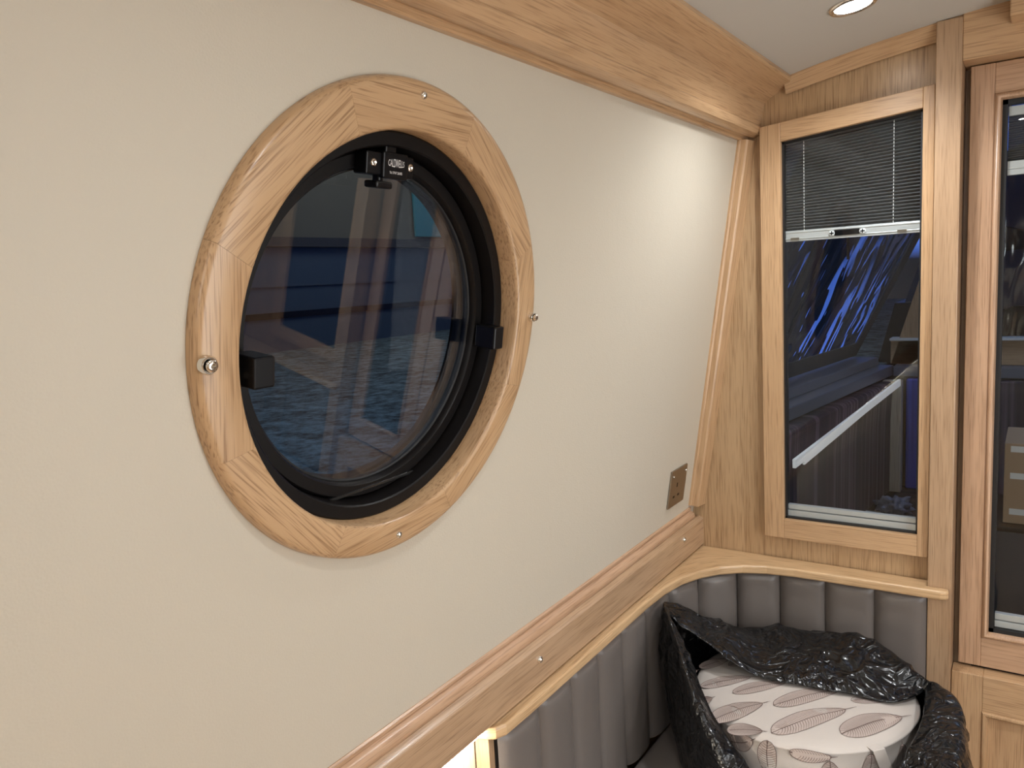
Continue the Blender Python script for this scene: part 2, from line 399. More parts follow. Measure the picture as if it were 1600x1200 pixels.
# rail under the cabin side: capping bead and board
def rail(mir):
    X = (lambda x: 2 * CX - x) if mir else (lambda x: x)
    sfx = 'right' if mir else 'left'
    arc = [(-.6305 + .0112 * cos(radians(q)), -.5360 + .0105 * sin(radians(q))) for q in range(75, -66, -14)]
    a = [(-.660, -.5165), (-.6300, -.5165), (-.6275, -.5185), (-.6275, -.5225), (-.6300, -.5245)] + arc + [(-.6262, -.5452), (-.660, -.5452)]
    o = MB().prism(a, Y_BACK, 1.572, lambda p, q, t: V((X(p), t, q))).build('trim_bead_' + sfx, 'oak_pink'); S(smooth_angle(o, 35))
    b = [(-.660, -.5456), (-.6240, -.5456), (-.6232, -.5418), (-.6130, -.5462), (-.6105, -.5488), (-.6105, -.6065), (-.6155, -.6065), (-.6155, -.610), (-.660, -.610)]
    o = MB().prism(b, Y_BACK, YB, lambda p, q, t: V((X(p), t, q))).build('trim_rail_' + sfx, 'oak_dim'); S(smooth_angle(o, 25))
rail(0); rail(1)
# ---------------------------------------------------------------- shelf behind the seat (curved corner)
front = [(-.632, .775), (-.618, .778), (-.606, .786), (-.599, .802), (-.5975, .86), (-.5975, 1.0), (-.5975, 1.15), (-.598, 1.27), (-.594, 1.345), (-.583, 1.405), (-.563, 1.452), (-.535, 1.489), (-.497, 1.517), (-.452, 1.534), (-.40, 1.542), (-.30, 1.545), (-.21, 1.546), (-.139, 1.547), (-.129, 1.550), (-.126, 1.556), (-.127, 1.5675), (-.1625, 1.5675), (-.1625, 1.5995), (-.654, 1.5995), (-.654, .775)]
def shelf(nm, mir, label):
    X = (lambda x: 2 * CX - x) if mir else (lambda x: x)
    mb = MB().prism([(X(a), b) for a, b in front], -.629, -.611, lambda a, b, t: V((a, b, t)), gf=lambda p: ((-1 if mir else 1) * p[0] + p[1], .055 if (p[1] > 1.59 or abs(p[0] - CX) > .785) else 0, p[2]))
    return tag(mb.build(nm, 'oak_shelf', bevel=.004, seg=3), label, 'shelf')
shelf('corner_shelf', 0, 'curved light oak shelf running round the corner above the grey leather backrest')
shelf('corner_shelf', 1, 'light oak shelf on the far side of the cabin, mirrored in the round window')

# ---------------------------------------------------------------- leather backrest with vertical channels
back = [(-.163, 1.566), (-.254, 1.566), (-.345, 1.566), (-.433, 1.560), (-.513, 1.532), (-.574, 1.470), (-.605, 1.385), (-.611, 1.285), (-.611, 1.185), (-.611, 1.092), (-.611, 1.0), (-.611, .905), (-.611, .800)]
def backrest(mir, label):
    X = (lambda x: 2 * CX - x) if mir else (lambda x: x)
    t = thing('leather_backrest', label, 'backrest', (X(-.45), 1.4, -.9))
    for i in range(len(back) - 1):
        a = V((*back[i], 0)); b = V((*back[i + 1], 0)); d = (b - a).normalized(); nn = V((d[1], -d[0], 0))
        if nn.dot(V((-.2, 1.0, 0)) - (a + b) / 2) < 0: nn = -nn
        L_ = (b - a).length; nu, nv = 14, 16; vs = []; z1, z0 = -.6305, -.905
        for j in range(nv + 1):
            q = j / nv; z = z1 + (z0 - z1) * (q ** 1.35)
            depth = min(1, sqrt(max(0, 1 - (1 - min(1, (z1 - z) / .016)) ** 2)) + .0)
            for k in range(nu + 1):
                p = k / nu; bulge = (1 - abs(2 * p - 1) ** 3.4)
                wob = .0012 * noise.noise(V((a[0] * 9 + p * 2, a[1] * 9, z * 14)))
                off = -.006 + (.002 + .014 * bulge ** .75) * (.25 + .75 * depth) + wob
                c = a.lerp(b, p) + nn * off; vs.append(V((X(c[0]), c[1], z)))
        fr = len(vs)
        for j in (0, nv):
            for k in range(nu + 1):
                c = a.lerp(b, k / nu) - nn * .018; vs.append(V((X(c[0]), c[1], z1 if j == 0 else z0)))
        w = nu + 1
        fs = [(j * w + k, j * w + k + 1, (j + 1) * w + k + 1, (j + 1) * w + k) for j in range(nv) for k in range(nu)]
        fs += [(fr + k, fr + k + 1, k + 1, k) for k in range(nu)]
        MB().add(vs, fs, None, 0, True).build('channel', 'leather', t)
    # oak end board
    x0, x1 = sorted((X(-.6455), X(-.621)))
    MB().box(x0, x1, .787, .800, -1.5, -.6295, axis=2).build('end_board', 'oak_dim', t, bevel=.001)
    # plywood backing behind the channels
    mb = MB(); pts = [(x, y) for x, y in back]
    outer = []
    for i, (x, y) in enumerate(pts):
        pv = V((*pts[max(i - 1, 0)], 0)); nx = V((*pts[min(i + 1, len(pts) - 1)], 0)); d = (nx - pv).normalized(); nn = V((d[1], -d[0], 0))
        if nn.dot(V((-.2, 1.0, 0)) - V((x, y, 0))) < 0: nn = -nn
        outer.append(((x - nn[0] * .014, y - nn[1] * .014), (x - nn[0] * .024, y - nn[1] * .024)))
    poly = [p[0] for p in outer] + [p[1] for p in reversed(outer)]
    mb.prism([(X(a), b) for a, b in poly], -.905, -.630, lambda a, b, tt: V((a, b, tt))).build('backing_board', 'leather', t)
    return t
backrest(0, 'taupe grey leather backrest with vertical stitched channels round the near corner seat')
backrest(1, 'taupe grey channelled leather backrest on the far side, reflected in the round window')
# bench under it
def bench(mir, label):
    X = (lambda x: 2 * CX - x) if mir else (lambda x: x)
    t = thing('corner_bench', label, 'bench', (X(-.36), 1.2, -1.5))
    poly = [(-.608, .80), (-.22, .80), (-.22, 1.10), (-.12, 1.20), (-.12, 1.56), (-.44, 1.56), (-.53, 1.525), (-.585, 1.46), (-.608, 1.38)]
    MB().prism([(X(a), b) for a, b in poly], -1.5, -.985, lambda a, b, tt: V((a, b, tt))).build('base', 'oak_dim', t, bevel=.002)
    poly = [(-.606, .81), (-.215, .81), (-.215, 1.11), (-.115, 1.21), (-.115, 1.558), (-.44, 1.555), (-.525, 1.52), (-.58, 1.455), (-.604, 1.375)]
    MB().prism([(X(a), b) for a, b in poly], -.985, -.905, lambda a, b, tt: V((a, b, tt))).build('seat_cushion', 'leather', t, bevel=.015, seg=4)
bench(0, 'corner bench with leather seat under the bagged round cushions')
bench(1, 'corner bench on the far side of the cabin, seen mirrored in the round window')

# ================================================================ bulkhead windows
def window(n, mir):
    X = (lambda x: 2 * CX - x) if mir else (lambda x: x)
    t = sthing('window_%d' % n, (X(-.31), YB, -.56))
    y0, y1 = 1.580, 1.5995
    fo = [(-.469, -.562), (-.1635, -.562), (-.1635, .3005), (-.469, .2735)]
    fi = [(WX0, WZ0), (WX1, WZ0), (WX1, wt(WX1)), (WX0, wt(WX0))]
    # mitre-less frame: stiles run through on the left, rails butt in
    mb = MB()
    yprism([(X(a), b) for a, b in [(-.469, -.562), (WX0, -.562), (WX0, .2770), (-.469, .2735)]], y0, y1, mb)
    yprism([(X(a), b) for a, b in [(WX1, -.562), (-.1635, -.562), (-.1635, .3005), (WX1, .2988)]], y0, y1, mb)
    yprism([(X(a), b) for a, b in [(WX0, -.562), (WX1, -.562), (WX1, WZ0), (WX0, WZ0)]], y0 + .0003, y1, mb, vert=False)
    yprism([(X(a), b) for a, b in [(WX0, wt(WX0)), (WX1, wt(WX1)), (WX1, .2988), (WX0, .2770)]], y0 + .0003, y1, mb, vert=False)
    fr = mb.build('window_frame', 'oak', t, bevel=.0012)
    mb = MB()
    g = .004; yg0, yg1 = 1.592, 1.612
    for a, b in (((WX0, WZ0), (WX0 + g, wt(WX0))), ((WX1 - g, WZ0), (WX1, wt(WX1)))):
        mb.box(*sorted((X(a[0]), X(b[0]))), yg0, yg1, a[1], b[1])
    mb.box(*sorted((X(WX0), X(WX1))), yg0, yg1, WZ0, WZ0 + g)
    yprism([(X(WX0), wt(WX0) - g), (X(WX1), wt(WX1) - g), (X(WX1), wt(WX1)), (X(WX0), wt(WX0))], yg0, yg1, mb)
    mb.build('gasket', 'rubber', t)
    mb = MB(); yprism([(X(WX0), WZ0), (X(WX1), WZ0), (X(WX1), wt(WX1)), (X(WX0), wt(WX0))], 1.5945, 1.5965, mb).build('pane', 'glass', t)
    return t
window(1, 0); window(2, 1)
# pleated blind in the near window
def blind(mir, label):
    X = (lambda x: 2 * CX - x) if mir else (lambda x: x)
    t = thing('pleated_blind', label, 'blind', (X(-.31), 1.605, .04))
    xa, xb = WX0 + .003, WX1 - .006
    zb = .0685
    npl = 30; vs = []; fs = []
    for i in range(npl * 2 + 1):
        q = i / (npl * 2)
        for x in (xa, xb):
            top = wt(x) - .004; z = top + (zb - top) * q
            vs.append(V((X(x), 1.604 + (.007 if i % 2 else 0), z)))
    fs = [(2 * i, 2 * i + 1, 2 * i + 3, 2 * i + 2) for i in range(npl * 2)]
    MB().add(vs, fs).build('fabric', 'blind', t)
    mb = MB(); bb = lambda z0, z1, y0, y1: mb.box(*sorted((X(xa - .001), X(xb + .004))), y0, y1, z0, z1)
    bb(.0475, .0685, 1.6005, 1.612); bb(.0515, .0535, 1.5990, 1.6005); bb(.064, .0665, 1.5993, 1.6005)
    mb.build('pull_bar', 'silver', t, bevel=.0006)
    mb = MB(); mb.box(*sorted((X(-.334), X(-.288))), 1.5975, 1.6, .0525, .0635); h = mb.build('handle', 'black2', t, bevel=.0015)
    for cx in (-.338, -.283):
        d = MB(); pl = lambda x, y, hh: V((X(cx) + x, 1.5985 - hh, .058 + y))
        d.rev([(0, -.002), (.0058, -.002), (.0058, .001), (0, .001)], pl, n=20).build('rivet', 'white', t)
        d = MB()
        for s1 in (0, 1):
            a, b = (.0038, .0009) if s1 else (.0009, .0038)
            d.box(X(cx) - a, X(cx) + a, 1.5967, 1.5976, .058 - b, .058 + b)
        d.build('cross_slot', 'black2', t)
    for cx in (-.407, -.216):
        MB().box(*sorted((X(cx - .008), X(cx + .008))), 1.5975, 1.6, .0500, .0545).build('cord_clip', 'steel', t)
    for cx in (-.390, -.231):
        mb = MB(); top = wt(cx) - .006; k = 0; z = top
        while z > zb + .002:
            mb.box(*sorted((X(cx - .0006), X(cx + .0006))), 1.6010, 1.6017, z - .0042, z); z -= .0062
        mb.build('tension_cord', 'white', t)
    mb = MB(); mb.box(*sorted((X(-.3115), X(-.3065))), 1.600, 1.602, .006, .0475); mb.build('pull_tab', 'black2', t)
    # bottom rail
    mb = MB(); mb.box(*sorted((X(xa), X(xb + .004))), 1.599, 1.612, WZ0 + .004, WZ0 + .016); mb.box(*sorted((X(xa), X(xb + .004))), 1.601, 1.612, WZ0 + .018, WZ0 + .028)
    mb.build('bottom_rail', 'silver', t, bevel=.0006)
blind(0, 'dark grey pleated blind half lowered in the bulkhead window by the corner')

# ================================================================ glazed doors
def door(n, mir):
    X = (lambda x: 2 * CX - x) if mir else (lambda x: x)
    t = sthing('door_%d' % n, (X(.1), 1.62, -1.5))
    XL, XR = -.113, CX - .0015
    gl, gr, gt, gb = -.065, XR - .052, .263, -.707
    b = lambda m_, x0, x1, y0, y1, z0, z1, ax: m_.box(*sorted((X(x0), X(x1))), y0, y1, z0, z1, axis=ax)
    mb = MB(); w = .0115
    b(mb, XL, gl - w, 1.62, 1.655, -.776, .326, 2); b(mb, gr + w, XR, 1.62, 1.655, -.776, .326, 2)
    b(mb, gl - w, gr + w, 1.6203, 1.655, gt + w, .326, 0); b(mb, gl - w, gr + w, 1.6203, 1.655, -.776, gb - w, 0)
    mb.build('upper_leaf', 'oak_pink', t, bevel=.0012)
    # rounded glazing bead: profile swept round the opening
    mb = MB()
    prof = [(0, .0), (.003, -.0045), (.006, -.0055), (.009, -.004), (.0115, .002), (.0115, .012), (0, .012)]
    ring = [(gl - w, gb - w, 1, 1), (gr + w, gb - w, -1, 1), (gr + w, gt + w, -1, -1), (gl - w, gt + w, 1, -1)]
    vs = [V((X(x + sx * a), 1.6203 + d, z + sz * a)) for x, z, sx, sz in ring for a, d in prof]; m_ = len(prof)
    fs = [(k * m_ + i, k * m_ + (i + 1) % m_, ((k + 1) % 4) * m_ + (i + 1) % m_, ((k + 1) % 4) * m_ + i) for k in range(4) for i in range(m_)]
    mb.add(vs, fs, lambda p: (p[2], p[0], p[1])); smooth_angle(mb.build('glazing_bead', 'oak_pink', t), 40)
    mb = MB(); g = .008
    b(mb, gl, gl + g, 1.628, 1.65, gb, gt, 2); b(mb, gr - g, gr, 1.628, 1.65, gb, gt, 2); b(mb, gl, gr, 1.628, 1.65, gb, gb + g, 0); b(mb, gl, gr, 1.628, 1.65, gt - g, gt, 0)
    mb.build('gasket', 'rubber', t)
    mb = MB(); b(mb, gl, gr, 1.630, 1.632, gb, gt, 2); mb.build('pane', 'glass', t)
    # lower leaf with fielded panel
    mb = MB(); f0, f1, ft, fb = -.0705, XR - .055, -.852, -1.42
    LX = -.1215
    b(mb, LX, f0, 1.592, 1.63, -1.498, -.782, 2); b(mb, f1, XR, 1.592, 1.63, -1.498, -.782, 2)
    b(mb, f0, f1, 1.5923, 1.63, ft, -.782, 0); b(mb, f0, f1, 1.5923, 1.63, -1.498, fb, 0)
    b(mb, f0 - .004, f1 + .004, 1.601, 1.625, fb - .004, ft + .004, 2)
    mb.build('lower_leaf', 'oak', t, bevel=.0012)
    mb = MB(); prof = [(0, .010), (0, -.001), (.002, -.005), (.005, -.006), (.008, -.004), (.010, .001), (.011, .010)]
    ring = [(f0, fb, 1, 1), (f1, fb, -1, 1), (f1, ft, -1, -1), (f0, ft, 1, -1)]
    vs = [V((X(x + sx * a), 1.5923 + d, z + sz * a)) for x, z, sx, sz in ring for a, d in prof]
    mb.add(vs, fs, lambda p: (p[2], p[0], p[1])); smooth_angle(mb.build('panel_moulding', 'oak', t), 40)
    return t
door(1, 0); door(2, 1)
t = thing('pleated_blind', 'pleated blind pulled to the top of the tall glazed door at the right edge', 'blind', (.1, 1.64, .1))
zb = atY(1590, 262, 1.642)[2]
vs = []
for i in range(41):
    for x in (-.056, .0725): vs.append(V((x, 1.640 + (.006 if i % 2 else 0), .236 + (zb + .012 - .236) * i / 40)))
MB().add(vs, [(2 * i, 2 * i + 1, 2 * i + 3, 2 * i + 2) for i in range(40)]).build('fabric', 'blind', t)
MB().box(-.056, .0730, 1.636, 1.650, .236, .252).build('head_rail', 'silver', t, bevel=.0006)
mb = MB(); mb.box(-.056, .0730, 1.636, 1.648, zb - .012, zb + .012); mb.box(-.056, .0730, 1.6345, 1.636, zb - .002, zb + .001); mb.build('pull_bar', 'silver', t, bevel=.0006)
mb = MB(); mb.box(-.056, .0730, 1.636, 1.650, -.698, -.686); mb.box(-.056, .0730, 1.638, 1.650, -.684, -.672); mb.build('bottom_rail', 'silver', t, bevel=.0006)

# ================================================================ porthole
def WP(x, y, h):
    k = max(0, min(1, (.244 - hypot(x, y)) / .03)); return W3(x, y - .007 * k, h)
t = thing('round_window', 'round black-framed window set in a wide light oak ring on the cream wall', 'window', W3(0, -.247, 0))
joints = [-22.5, 21.5, 68, 112, 159, 203, 247, 292]
mb = MB()
pr = [(.2040, -.020), (.2040, .0085), (.2058, .0115), (.209, .0125), (.239, .0125), (.2425, .0115), (.2455, .008), (.2465, .003), (.2470, .0004), (.2085, .0004), (.2085, -.020)]
for i in range(8):
    a0, a1 = radians(joints[i]), radians(joints[(i + 1) % 8] + (360 if i == 7 else 0)); am = (a0 + a1) / 2
    tdir = (-sin(am), cos(am)); ndir = (cos(am), sin(am))
    dz = (.10, -.05, .02, .06, 0, .03, -.1, .04)[i]
    def gf(p, tdir=tdir, ndir=ndir, dz=dz):
        q = p - WC; u, v = q[1], q.dot(WT); a = u * tdir[0] + v * tdir[1]; b = u * ndir[0] + v * ndir[1]
        return (a + b * dz, b - a * dz, q.dot(WN))
    mb.rev(pr, WP, a0 + .0004, a1 - .0004, n=16, gf=gf)
ring = mb.build('oak_ring', 'oak_ring', t); smooth_angle(ring, 50)
# outer fixed frame
mb = MB()
mb.rev([(.2038, -.022), (.2038, -.013), (.202, -.0115), (.190, -.0115), (.1885, -.013), (.1865, -.030), (.1865, -.062), (.2038, -.062)], WP, n=120)
smooth_angle(mb.build('outer_frame', 'black', t), 30)
# inner opening frame (hopper), a little deeper
mb = MB()
mb.rev([(.1845, -.046), (.1845, -.030), (.183, -.0285), (.1715, -.0285), (.1702, -.030), (.1685, -.036), (.1685, -.046)], WP, n=120)
smooth_angle(mb.build('hopper_frame', 'black', t), 30)
mb = MB(); mb.rev([(.1690, -.046), (.1690, -.0365), (.1665, -.0365), (.1665, -.046)], WP, n=96); mb.build('seal', 'rubber', t)
mb = MB(); mb.rev([(.1866, -.060), (.1866, -.047), (.170, -.047), (.166, -.060)], WP, n=96); mb.build('seal', 'rubber', t)
mb = MB(); mb.rev([(0, -.0395), (.1688, -.0395), (.1688, -.0375), (0, -.0375)], WP, n=96, smooth=False); mb.build('pane', 'port_glass', t)
# steel/aluminium tube out through the cabin side
mb = MB(); mb.rev([(.2095, -.020), (.2095, -.075), (.230, -.075), (.230, -.079), (.1866, -.079), (.1866, -.0625), (.2045, -.0625), (.2045, -.020)], WP, n=96); mb.build('outer_flange', 'black', t)
# straight spill bar across the bottom
p0, p1 = WL(505, 785.5, -.0275), WL(659, 731, -.0275)
mb = MB(); d = V((p1[0] - p0[0], p1[1] - p0[1])).normalized(); nn = V((-d[1], d[0]))
def sb(a, b, c): return W3(p0[0] + d[0] * a + nn[0] * b, p0[1] + d[1] * a + nn[1] * b, c)
Lb = hypot(p1[0] - p0[0], p1[1] - p0[1])
mb.box(0, Lb, -.003, .0006, -.040, -.0275, xf=sb); mb.build('spill_bar', 'glossblack', t, bevel=.0009)
# side stops
def stop(u, v, du, w1, nm='side_stop', sgn=1):
    mb = MB(); mb.box(u, u + du * .55, v - .016, v + .012, -.030, -.008, xf=W3); mb.box(u + du * .35, u + du, v - .014, v + .014, -.020, w1, xf=W3)
    s_ = mb.build(nm, 'black2', t, bevel=.002)
    m2 = MB(); m2.rev([(0, .0), (.0035, 0), (.003, .0022), (0, .003)], lambda x, y, h: W3(u + du * .2 + x, v - .004 + y, -.008 + h), n=16); m2.build('screw', 'chrome', s_)
stop(-.203, -.023, .034, .012); stop(.191, -.026, -.030, .010)
# catch at the top with maker's plate
c0 = (-.0095, .1635)
ang = radians(-1)
def CT(x, y, w): return W3(c0[0] + x * cos(ang) - y * sin(ang), c0[1] + x * sin(ang) + y * cos(ang), w)
mb = MB(); mb.box(-.034, .034, -.0115, .0105, -.030, -.012, xf=CT); mb.box(-.014, .022, -.0135, .0120, -.020, -.0085, xf=CT); mb.box(-.006, .010, .009, .019, -.028, -.014, xf=CT)
ca = mb.build('catch', 'black2', t, bevel=.0016)
mb = MB(); mb.box(-.014, -.007, -.018, -.010, -.024, -.014, xf=CT); mb.box(-.029, -.006, -.024, -.017, -.020, -.002, xf=CT); mb.build('lever', 'black2', ca, bevel=.002)
for sx in (-.0245, .0285):
    mb = MB(); mb.rev([(0, -.001), (.0042, -.001), (.0040, .0012), (.0022, .0022), (.0012, .0008), (0, .0008)], lambda x, y, h: CT(sx + x, y, -.012 + h), n=20); mb.build('screw', 'chrome', ca)
def text(s, size, place, mat, parent, name, sx=1, arch=0):
    cu = bpy.data.curves.new(name, 'FONT'); cu.body = s; cu.size = size; cu.align_x = 'CENTER'; cu.align_y = 'CENTER'
    ob = bpy.data.objects.new(name, cu); col.objects.link(ob); bpy.context.view_layer.update()
    me = bpy.data.meshes.new_from_object(ob.evaluated_get(bpy.context.evaluated_depsgraph_get()))
    vs = [v.co.copy() for v in me.vertices]; fs = [tuple(p.vertices) for p in me.polygons]
    bpy.data.objects.remove(ob); bpy.data.curves.remove(cu); bpy.data.meshes.remove(me)
    hw = max(abs(v[0]) for v in vs) * sx; out = []
    for v in vs:
        x = v[0] * sx; y = v[1] * (1 + arch * (1 - (x / hw) ** 2)); out.append(place(x, y))
    return MB().add(out, fs).build(name, mat, parent, fix=False)
M['print'] = plain('white_print', (.75, .73, .72), .6)
text('CALDWELLS', .0075, lambda x, y: CT(.004 + x, .0015 + y, -.0082), 'print', ca, 'maker_name', sx=.56, arch=.55)
text('Tel. 07967 266405', .0036, lambda x, y: CT(.004 + x, -.0075 + y, -.0082), 'print', ca, 'maker_number', sx=.68)
# dome nuts on the oak ring
def screw(nm, label, place, r, h, group, cat='screw', nut=False):
    if nut:
        tt = thing(nm, label, cat, place(0, 0, 0), group)
        mb = MB(); mb.rev([(0, 0), (r, 0), (r, h * .45), (r * .86, h * .6), (r * .8, h * .6), (r * .8, h * .2), (0, h * .2)], place, n=24); smooth_angle(mb.build('collar', 'chrome', tt), 40)
        mb = MB(); mb.rev([(0, h * .2), (r * .68, h * .2), (r * .66, h * .9), (r * .5, h), (r * .28, h), (r * .25, h * .75), (0, h * .75)], place, n=24); smooth_angle(mb.build('head', 'chrome', tt), 40)
        return tt
    mb = MB(); mb.rev([(0, 0), (r, 0), (r * .95, h * .4), (r * .7, h * .8), (r * .32, h), (r * .22, h * .5), (0, h * .5)], place, n=20)
    return tag(smooth_angle(mb.build(nm, 'chrome'), 50), label, cat, group)
for (u, v), r, h, lb, nut in (((-.2375, -.0085), .0078, .010, 'chrome screw fitting on the left of the oak ring, the largest of four', True),
                         ((.007, .232), .0042, .003, 'small chrome screw at the top of the oak window ring', False),
                         ((.2345, -.0035), .0062, .010, 'chrome screw fitting on the right edge of the oak ring', True),
                         ((.000, -.2300), .0042, .003, 'small chrome screw at the bottom of the oak window ring', False)):
    screw('ring_screw', lb, lambda x, y, hh, u=u, v=v: W3(u + x, v + y, .0126 + hh), r, h, 'screws in the oak window ring', nut=nut)
for y, z, lb in ((.911, -.568, 'small chrome screw halfway along the oak rail board below the wall'), (1.485, -.562, 'small chrome screw near the corner end of the oak rail board')):
    screw('rail_screw', lb, lambda a, b, hh, y=y, z=z: V((-.6105 + hh, y + a, z + b)), .0058, .005, 'screws in the rail board')
# ---------------------------------------------------------------- socket
t = thing('wall_socket', 'brushed steel single power socket low on the cream wall beside the corner trim', 'socket', W3(.874, -.449, 0))
MB().box(.833, .916, -.4475, -.3655, .0002, .0045, xf=W3).build('face_plate', 'steel', t, bevel=.0015)
mb = MB()
for du, dv, a, b in ((0, .012, .0022, .0045), (-.012, -.012, .004, .0022), (.012, -.012, .004, .0022)):
    mb.box(.868 + du - a, .868 + du + a, -.413 + dv - b, -.413 + dv + b, .0043, .0049, xf=W3)
mb.build('pin_holes', 'black2', t)
for du in (.8425, .907):
    MB().rev([(0, 0), (.0035, 0), (.003, .0018), (0, .0022)], lambda x, y, h: W3(du + x, -.378 + y, .0045 + h), n=16).build('screw', 'chrome', t)
# ---------------------------------------------------------------- lights
def downlight(x, y, label, power=16):
    z = zc(x); sl = math.atan(-.38 * (x - CX))
    def pl(a, b, h): return V((x + a * cos(sl), y + b, z + a * sin(sl) - h))
    t = thing('downlight', label, 'light', (x, y, z), 'ceiling downlights')
    MB().rev([(.026, .0), (.036, .0), (.036, .002), (.033, .0045), (.029, .0045), (.026, .0015)], pl, n=40).build('bezel', 'chrome', t)
    MB().rev([(0, .0005), (.0262, .0005), (.0262, .0028), (0, .0034)], pl, n=40).build('lens', 'lamp', t)
    l = bpy.data.lights.new('downlight_lamp', 'SPOT'); l.energy = power; l.spot_size = radians(155); l.spot_blend = .9; l.shadow_soft_size = .026; l.color = (.95, .98, 1)
    o = bpy.data.objects.new('downlight_lamp', l); col.objects.link(o); o.parent = t; o.location = (0, 0, -.012)
downlight(-.249, 1.325, 'bright recessed ceiling spotlight nearest the corner, at the top right of the photo', 15.5)
for (x, y, p) in ((-.05, .35, 8.5), (-.05, -.75, 10), (.50, .95, 20), (.50, -.2, 14)):
    downlight(x, y, 'recessed ceiling spotlight further back in the cabin, out of the photo', p)
t = thing('led_strip', 'glowing strip light tucked under the oak rail beside the backrest end', 'light', (-.645, 0, -.612))
MB().box(-.634, -.620, Y_BACK + .2, .772, -.6165, -.6105, axis=1).build('diffuser', 'led', t)
# pale panel lit by the strip
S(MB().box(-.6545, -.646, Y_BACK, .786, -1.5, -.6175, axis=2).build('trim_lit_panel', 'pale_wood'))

# ================================================================ round cushions in a bin bag
CC = V((-.335, 1.342, 0)); CR = .186
def feather(mb, place, p0, p1, hw, nb=30):
    """p0 tip, p1 quill end in local 2-D; drawn as a pale leaf with dark outline and barbs"""
    p0, p1 = V(p0), V(p1); L_ = (p1 - p0).length; d = (p1 - p0) / L_; n_ = V((-d[1], d[0]))
    body = .88
    def wdt(q): return hw * (max(0, sin(pi * min(1, q / body) ** .80)) ** .62) if q < body else 0
    def spine(q): return p0 + d * (L_ * q) + n_ * (hw * .25 * sin(pi * q))
    up = [spine(i / 24 * body) + n_ * wdt(i / 24 * body) for i in range(25)]; dn = [spine(i / 24 * body) - n_ * wdt(i / 24 * body) for i in range(25)]
    vs = [place(p[0], p[1], .0003) for p in up + dn]
    mb.add(vs, [(i, i + 1, 26 + i, 25 + i) for i in range(24)], None, 1)
    def line(pts, w):
        vv = []
        for i, p in enumerate(pts):
            q = (pts[min(i + 1, len(pts) - 1)] - pts[max(i - 1, 0)])
            q = q.normalized() if q.length > 1e-9 else d; m_ = V((-q[1], q[0]))
            ww = w * (1 if i < len(pts) - 1 else .4)
            vv += [place(*(p + m_ * ww), .0006), place(*(p - m_ * ww), .0006)]
        mb.add(vv, [(2 * i, 2 * i + 1, 2 * i + 3, 2 * i + 2) for i in range(len(pts) - 1)], None, 2)
    line(up, .0004); line(dn, .0004); line([spine(i / 16) for i in range(17)], .0006)
    for s_ in (1, -1):
        for k in range(nb):
            q = (k + .6) / nb * body; a = spine(q); q2 = max(0.0, q - .085); e = spine(q2) + n_ * s_ * wdt(q2) * .98
            m1 = a.lerp(e, .5) + d * (L_ * .012); line([a, m1, e], .00033)
